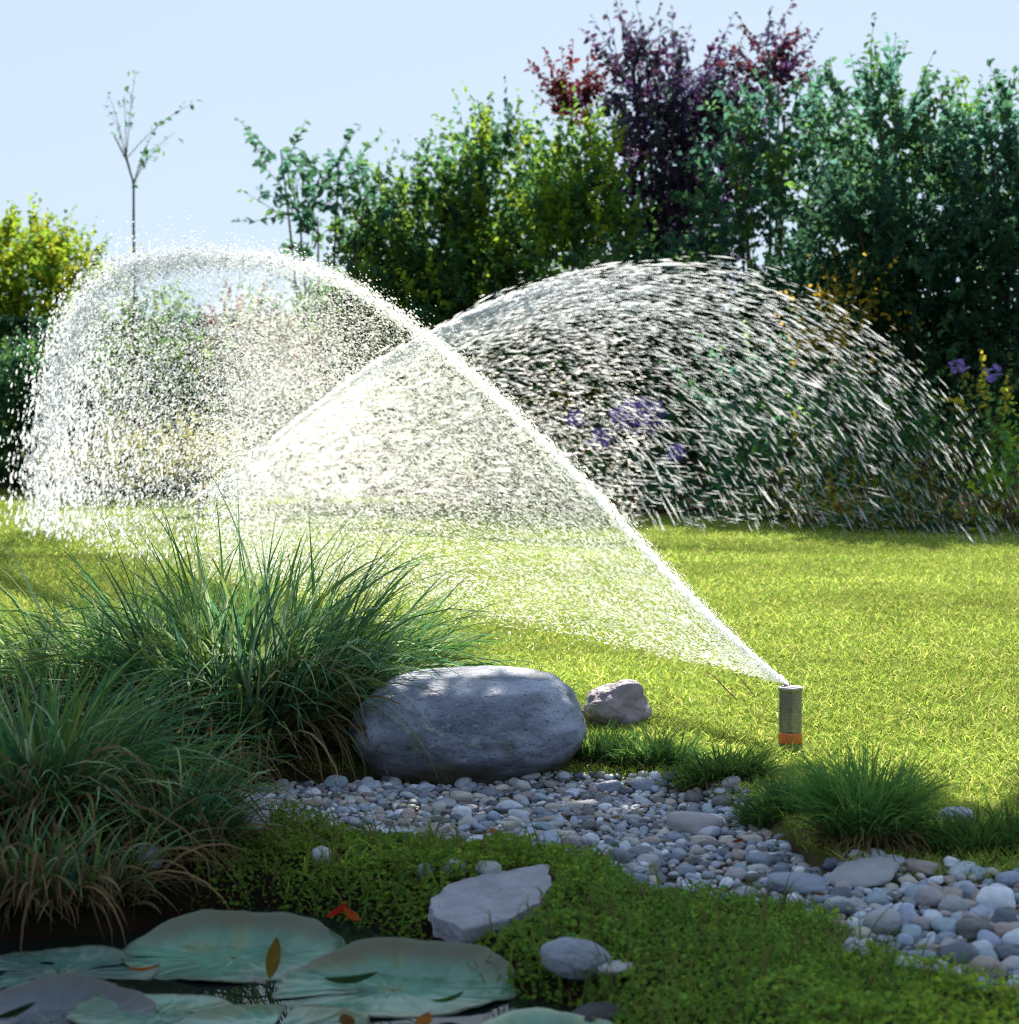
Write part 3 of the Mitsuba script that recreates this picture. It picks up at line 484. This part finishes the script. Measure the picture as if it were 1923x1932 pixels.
# ------------------------------------------------------------------ lily pads
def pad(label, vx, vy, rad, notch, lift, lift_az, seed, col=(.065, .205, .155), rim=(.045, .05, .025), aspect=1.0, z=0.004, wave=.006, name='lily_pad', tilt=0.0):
    r = R(seed); nr, na = 22, 160; c = gp(vx, vy + 34, WATER); rr = np.linspace(0.02, 1, nr); g = .05
    th = notch + np.linspace(g, 2 * np.pi - g, na); RR, TH = np.meshgrid(rr, th, indexing='ij')
    out = 1 + .035 * np.sin(TH * 3 + seed) + .02 * np.sin(TH * 7 + 2 * seed) + .012 * np.sin(TH * 17 + seed)
    x, y = RR * np.cos(TH) * rad * out * aspect, RR * np.sin(TH) * rad * out * .70
    up = np.clip(np.cos(TH - lift_az), 0, 1) ** 1.3
    zz = z + lift * up * np.clip((RR - .5) / .5, 0, 1) ** 1.5 + wave * RR ** 2 * np.sin(TH * 5 + seed * 1.3) * .6 + .004 * (meshkit.fbm(np.stack([x * 30, y * 30, x * 0], -1), 3, seed) - .5) + tilt * x
    vein = np.abs(((TH - notch) * 9 / np.pi + .3 * np.sin(RR * 3)) % 1 - .5); zz = zz + .0032 * np.exp(-(vein / .06) ** 2) * (1 - RR * .7) * (RR > .05)
    y = y - .25 * lift * up * RR ** 3 * np.sin(lift_az)                # the raised rim folds inwards
    top = np.stack([x + c[0], y + c[1], zz + WATER], -1).reshape(-1, 3); bot = top - [0, 0, .003]
    i, j = np.meshgrid(np.arange(nr - 1), np.arange(na - 1), indexing='ij'); q = np.stack([i * na + j, (i + 1) * na + j, (i + 1) * na + j + 1, i * na + j + 1], -1).reshape(-1, 4)
    ft = np.vstack([q[:, [0, 1, 2]], q[:, [0, 2, 3]]]); o = len(top); fb = ft[:, ::-1] + o
    k = np.arange(na - 1) + (nr - 1) * na; sd = np.vstack([np.stack([k, k + o, k + 1 + o], 1), np.stack([k, k + 1 + o, k + 1], 1)])
    rust = ss(.60, .72, meshkit.fbm(np.stack([x * 9, y * 9, x * 0], -1), 4, seed + 8)).reshape(-1, 1) * .55; mot = meshkit.fbm(np.stack([x * 14, y * 14, x * 0], -1), 4, seed + 3).reshape(-1, 1); lip_shade = (np.clip(1.5 * up, 0, 1) * np.clip((RR - .72) / .16, 0, 1) * (1 - .6 * (RR > .975)) * (lift > .045)).reshape(-1, 1); e = (RR ** 9).reshape(-1, 1); sp = ss(.66, .74, meshkit.noise(np.stack([x * 60, y * 60, x * 0], -1), seed)).reshape(-1, 1) * .5  # raised back lip: shade painted dark, over a bronze margin tone
    cc = np.array(col) * .68 * (.4 + 1.2 * mot); cc = cc * (1 - rust) + np.array([.10, .13, .045]) * rust; cc = cc * (1 + .45 * np.exp(-(vein.reshape(-1, 1) / .045) ** 2) * (1 - RR.reshape(-1, 1) * .6)); cc = cc * (1 - sp * .3)
    e = np.maximum(e * (.3 + .7 * mot), lip_shade * (.65 + .35 * mot)); cc = cc * (1 - e) + np.array(rim) * e
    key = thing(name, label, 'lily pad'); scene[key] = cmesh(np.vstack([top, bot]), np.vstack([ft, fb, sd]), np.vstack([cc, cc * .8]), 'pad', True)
PI = math.pi
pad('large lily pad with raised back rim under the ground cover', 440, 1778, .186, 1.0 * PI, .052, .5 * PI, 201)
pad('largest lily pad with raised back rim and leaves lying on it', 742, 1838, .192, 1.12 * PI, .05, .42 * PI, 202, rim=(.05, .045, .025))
pad('dark blue shining lily pad in the lower left corner', 95, 1900, .155, 1.6 * PI, .04, .45 * PI, 203, col=(.055, .085, .12))
pad('shaded lily pad under the hanging grass at the left edge', 110, 1803, .16, .2 * PI, .012, .5 * PI, 204, col=(.06, .14, .13), z=.001)
pad('flat torn lily pad in front of the raised rim pad', 300, 1893, .13, .1 * PI, .012, .8 * PI, 205, z=.010)
pad('pale lily pad cut by the bottom edge below the largest pad', 500, 1932, .16, .45 * PI, .01, .5 * PI, 206, col=(.085, .23, .19), z=.012)
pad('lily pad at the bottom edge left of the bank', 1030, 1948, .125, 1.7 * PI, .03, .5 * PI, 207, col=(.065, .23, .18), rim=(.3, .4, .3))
pad('small lily pad at the bottom edge between two larger pads', 760, 1945, .09, .6 * PI, .008, .5 * PI, 208, col=(.10, .24, .21), z=.006)
def fallen(label, vx, vy, L, W, az, col, z=.012, seed=0, curl=.15, name='fallen_leaf', up=.1, zb=WATER):
    L, W = L * .78, W * .78; c = gp(vx, vy + 12, zb + z); t = np.linspace(0, 1, 11); wd = W * np.sin(np.pi * np.clip(t * .96 + .02, 0, 1)) ** .8 * .5
    x = (t - .5) * L; zc = curl * L * (2 * t - 1) ** 2 + up * L * t; rows = []
    for s in (-1, -.5, 0, .5, 1): rows.append(np.stack([x, s * wd, zc + abs(s) * wd * .35], -1))
    v = np.stack(rows, 1).reshape(-1, 3); q = np.array([[i * 5 + j, (i + 1) * 5 + j, (i + 1) * 5 + j + 1, i * 5 + j + 1] for i in range(10) for j in range(4)]); f = np.vstack([q[:, [0, 1, 2]], q[:, [0, 2, 3]]])
    v2 = v - [0, 0, .0008]; f2 = f[:, ::-1] + len(v); M = trimesh.transformations.euler_matrix(0, 0, az)[:3, :3]
    vv = np.vstack([v, v2]) @ M.T + c; n = meshkit.fbm(vv * 60, 3, seed)[:, None]
    key = thing(name, label, 'leaf'); scene[key] = cmesh(vv, np.vstack([f, f2]), np.array(col) * [.72, .68, .68] * (.4 + 1.2 * n), 'leaf', True)
fallen('long dark green leaf lying on the largest lily pad', 662, 1848, .105, .045, .05, (.05, .12, .05), .016, 1)
fallen('small green leaf lying near the front of the largest pad', 845, 1880, .07, .02, .5, (.06, .14, .03), .014, 2)
fallen('orange fallen leaf between the two left pads', 272, 1822, .065, .02, .1, (.42, .14, .03), .02, 3)
fallen('red fallen leaf behind the largest pad, left one', 636, 1722, .05, .03, .6, (.45, .04, .02), .05, 4, up=.5)
fallen('red orange fallen leaf behind the largest pad, right one', 664, 1728, .05, .028, 2.3, (.50, .12, .03), .055, 5, up=.4)
fallen('orange brown leaf floating at the bottom edge', 800, 1925, .045, .03, 1.2, (.50, .24, .06), .022, 6, up=.3)
fallen('brown leaf floating at the bottom edge', 655, 1925, .04, .03, 2.0, (.24, .13, .05), .02, 7, up=.3)
fallen('curled olive yellow leaf standing between the two large pads', 516, 1832, .06, .03, 1.45, (.26, .22, .04), .022, 8, curl=.1, up=1.1)
fallen('white curled leaf tip at the foot of the olive leaf', 487, 1846, .04, .018, 2.6, (.62, .66, .62), .022, 9, up=.3)
fallen('dark leaf scrap on the blue pad in the corner', 30, 1915, .07, .04, .3, (.03, .06, .03), .03, 11, up=.3)

for k, (vx, vy, lab, cl) in enumerate([(1392, 1590, 'small russet leaf on the middle of the pebbles', (.36, .10, .05)), (932, 1572, 'small orange leaf at the lower edge of the pebbles', (.48, .22, .07)), (1545, 1690, 'small brown leaf on the right half of the pebbles', (.26, .14, .06)), (1160, 1545, 'small tan leaf on the upper pebbles left of centre', (.34, .24, .11))]):
    p = gh(vx, vy); fallen(lab, vx, vy - 12, .036, .02, .7 + 1.1 * k, cl, p[2] + .022, 40 + k, zb=0)
# ------------------------------------------------------------------ sprinklers
def lathe(prof, pos, n=40):
    m = trimesh.creation.revolve(np.array(prof), sections=n); m.apply_translation(pos); return m
def sprinkler(label, pos, az):
    key = thing('sprinkler', label, 'sprinkler'); p = np.array(pos); body = [[0, .0275], [.0285, .0275]]
    for i in range(12): z = .031 + i * .0082; body += [[.0290, z], [.0290, z + .0064], [.0284, z + .0069], [.0284, z + .0077]]
    body += [[.0292, .131], [.031, .134], [.031, .137], [0, .137]]
    part(key, 'body', mikit.ply(lathe(body, p), 'dark_plastic', smooth=35))
    part(key, 'rim', mikit.ply(lathe([[.021, .1372], [.0315, .1372], [.032, .1395], [.030, .1425], [.0245, .1425], [.021, .1395], [.021, .1372]], p), 'grey_plastic', smooth=35))
    part(key, 'cap', mikit.ply(lathe([[0, .1372], [.0205, .1372], [.0205, .141], [.018, .1435], [0, .1435]], p), 'dark_plastic', smooth=35))
    part(key, 'base_ring', mikit.ply(lathe([[0, -.03], [.0288, -.03], [.0305, -.004], [.0305, .0245], [.0285, .0273], [0, .0273]], p), 'orange_plastic', smooth=35), label='orange ring at the foot of the sprinkler')
    d = np.array([math.cos(az), math.sin(az), .9]); d /= np.linalg.norm(d); a = p + [.010 * math.cos(az), .010 * math.sin(az), .138]
    part(key, 'nozzle', mikit.ply(vm(*tube(np.array([a, a + d * .010, a + d * .016]), [.0085, .0075, .005], 12)), 'dark_plastic', smooth=40))
SP1 = gp(1491, 1402, 0.0); SP2 = gp(378, 969, 0.0)

# ------------------------------------------------------------------ water
def spray(label, start, end, img, seed, core, fan, mist, wide=.055, tp=.85, tc=1.1, white=.42):
    """Drops on ballistic arcs in the upright plane from start to end (img: points of the outermost arc on the survey grid). A tight core, slower
    drops that fall short and fill the dome, and fine low mist near the nozzle; each (number, radius at nozzle, radius at landing, slenderness)."""
    r = R(seed); s0, s1 = np.array(start), np.array(end); u = s1 - s0; Ltot = np.linalg.norm(u[:2]); u = np.array([u[0], u[1], 0]) / Ltot; side = np.array([-u[1], u[0], 0])
    S, Z = [0.0], [s0[2]]
    for vx, vy in img:
        d = ray(vx, vy); A = np.array([[u[0], -d[0]], [u[1], -d[1]]]); s, k = np.linalg.solve(A, -s0[:2]); S.append(s); Z.append(CAM_H + k * d[2])
    S, Z = np.array(S + [max(Ltot, S[-1] + .25)]), np.array(Z + [-.02]); C = PchipInterpolator(S, Z - Z[0], extrapolate=True)
    xs = np.linspace(0, S[-1], 400); zs = C(xs); ker = np.hanning(41); ker /= ker.sum(); pad_ = np.r_[2 * zs[0] - zs[20:0:-1], zs, 2 * zs[-1] - zs[-2:-22:-1]]; zs = np.convolve(pad_, ker, 'valid'); zs -= zs[0]
    sl_ = np.gradient(zs, xs); env = lambda s: np.interp(s, xs, zs); slope = lambda s: np.interp(s, xs, sl_)
    n1, n2, n3 = core[0], fan[0], mist[0]; kind = np.repeat([0, 1, 2], [n1, n2, n3]); n = len(kind); c0, c2 = kind == 0, kind == 2
    t = np.where(c0, r.random(n) ** tc, r.random(n) ** tp); sp = .006 + wide * t ** 2
    q = np.where(c0, 1 - np.abs(r.normal(0, 1, n)) * sp, r.random(n) ** .36 * .98 + .02); k = np.where(c0, 1 - np.abs(r.normal(0, 1, n)) * (.008 + .7 * wide * t), 1 - .98 * r.random(n) ** 1.9)
    q = np.where(c2, r.uniform(.5, 1, n), q); k = np.where(c2, 1 - .995 * r.random(n), k); t = np.where(c2, mist[4] * r.random(n) ** .6 / q, t)
    clump = meshkit.noise(np.stack([t * 34 - k * 5, k * 11 + q * 4, q * 6], -1), seed)                # pulses and gaps
    keep = c0 | (r.random(n) < .35 + 1.3 * ss(.25, .75, clump)); t, q, k, kind = t[keep], q[keep], k[keep], kind[keep]; n = len(t)
    s = t * xs[-1] * q; z = s0[2] + env(s / q) * q * k - (1 - q * k) * s0[2] * np.clip(t, 0, 1.05) ** 2; dz = slope(s / q) * k
    core_ = kind == 0; lat = r.normal(0, 1, n) * np.where(core_, .003 + .006 * s, .004 + .016 * s)
    P = s0[None] * [1, 1, 0] + u * s[:, None] + side * lat[:, None]; P[:, 2] = z + r.normal(0, 1, n) * np.where(core_, .002 + .003 * s, .002 + .007 * s) + np.where(r.random(n) < .06, np.abs(r.normal(0, .016, n)) * s, 0)
    D = nrm(u + np.array([0, 0, 1]) * dz[:, None] + side * r.normal(0, .03, n)[:, None])
    par = np.array([core[1:4], fan[1:4], mist[1:4]])[kind]; g = (par[:, 0] + (par[:, 1] - par[:, 0]) * np.clip(s / Ltot, 0, 1.1) ** 1.6) * np.exp(r.normal(0, .42, n)); a = g * par[:, 2] * r.uniform(.6, 1.4, n)
    ok = P[:, 2] > .02; P, D, g, a = P[ok], D[ok], g[ok][:, None], a[ok][:, None]; n = len(P)
    e1 = nrm(np.cross(D, [.2, .3, .9])); e2 = np.cross(D, e1); ro = r.uniform(0, 6.28, n)[:, None]; fin = lambda o: P + g * (np.cos(ro + o) * e1 + np.sin(ro + o) * e2) + D * a * .25
    v = np.stack([P + D * a, P - D * a, fin(0), fin(2.094), fin(4.189)], 1).reshape(-1, 3); f = np.array([[0, 1, 2], [0, 1, 3], [0, 1, 4]])
    key = thing('water_spray', label, 'water spray'); kind = kind[ok]; v = v.reshape(n, 5, 3)
    fine = (kind == 2) | (s[ok] / Ltot + r.normal(0, .08, n) < white)
    for name, sel, mat in (('jet', fine, 'water_drop'), ('drops', ~fine, 'clear_drop')):
        m = int(sel.sum()); part(key, name, mikit.ply(vm(v[sel].reshape(-1, 3), (f[None] + 5 * np.arange(m)[:, None, None]).reshape(-1, 3)), mat), 'stuff')
    return math.atan2(u[1], u[0])
head1 = SP1 + [-.008, 0.0, .150]; land1 = gp(75, 1005, 0.0)
az1 = spray('arc of water drops thrown left by the near sprinkler', head1, land1, [(1330, 1160), (1220, 1035), (1100, 905), (1000, 805), (880, 690), (780, 610), (680, 540), (600, 500), (500, 476), (400, 468), (300, 472), (220, 488), (165, 535), (120, 610), (85, 730), (68, 860)], 301, (26000, .0018, .0044, 4.0), (104000, .0009, .0044, 3.6), (100000, .0008, .0030, 7.0, .50), tc=.85)
head2 = SP2 + [.01, 0.0, .17]; land2 = at(1960, 1060, 12.6); land2[2] = 0
az2 = spray('arc of water drops thrown right by the far sprinkler', head2, land2, [(470, 868), (580, 780), (700, 690), (800, 630), (900, 580), (1000, 535), (1120, 500), (1250, 483), (1380, 490), (1500, 520), (1620, 580), (1720, 650), (1800, 730), (1880, 850)], 302, (13000, .0040, .0021, 12.0), (10500, .0024, .0022, 15.0), (7000, .0024, .0024, 7.0, .6), wide=.22, tp=1.15, tc=1.7, white=.33)
sprinkler('grey ribbed pop up sprinkler with orange ring on the lawn', SP1, az1)
sprinkler('distant sprinkler beside the feathery cream bush', SP2, az2)
def stalk(label, pts):
    key = thing('dry_stalk', label, 'twig'); scene[key] = mikit.ply(vm(*tube(np.array(pts), np.linspace(.0022, .0012, len(pts)), 5)), 'bark', smooth=60)
a = gp(1392, 1322, 0); stalk('dark dry stalk leaning left, farther from the sprinkler', [a, a + [-.03, .02, .03], a + [-.062, .03, .062], a + [-.088, .04, .082]])
a = gp(1428, 1318, 0); stalk('dark dry stalk leaning left, nearer to the sprinkler', [a, a + [-.02, .01, .025], a + [-.04, .02, .05], a + [-.06, .02, .07]])
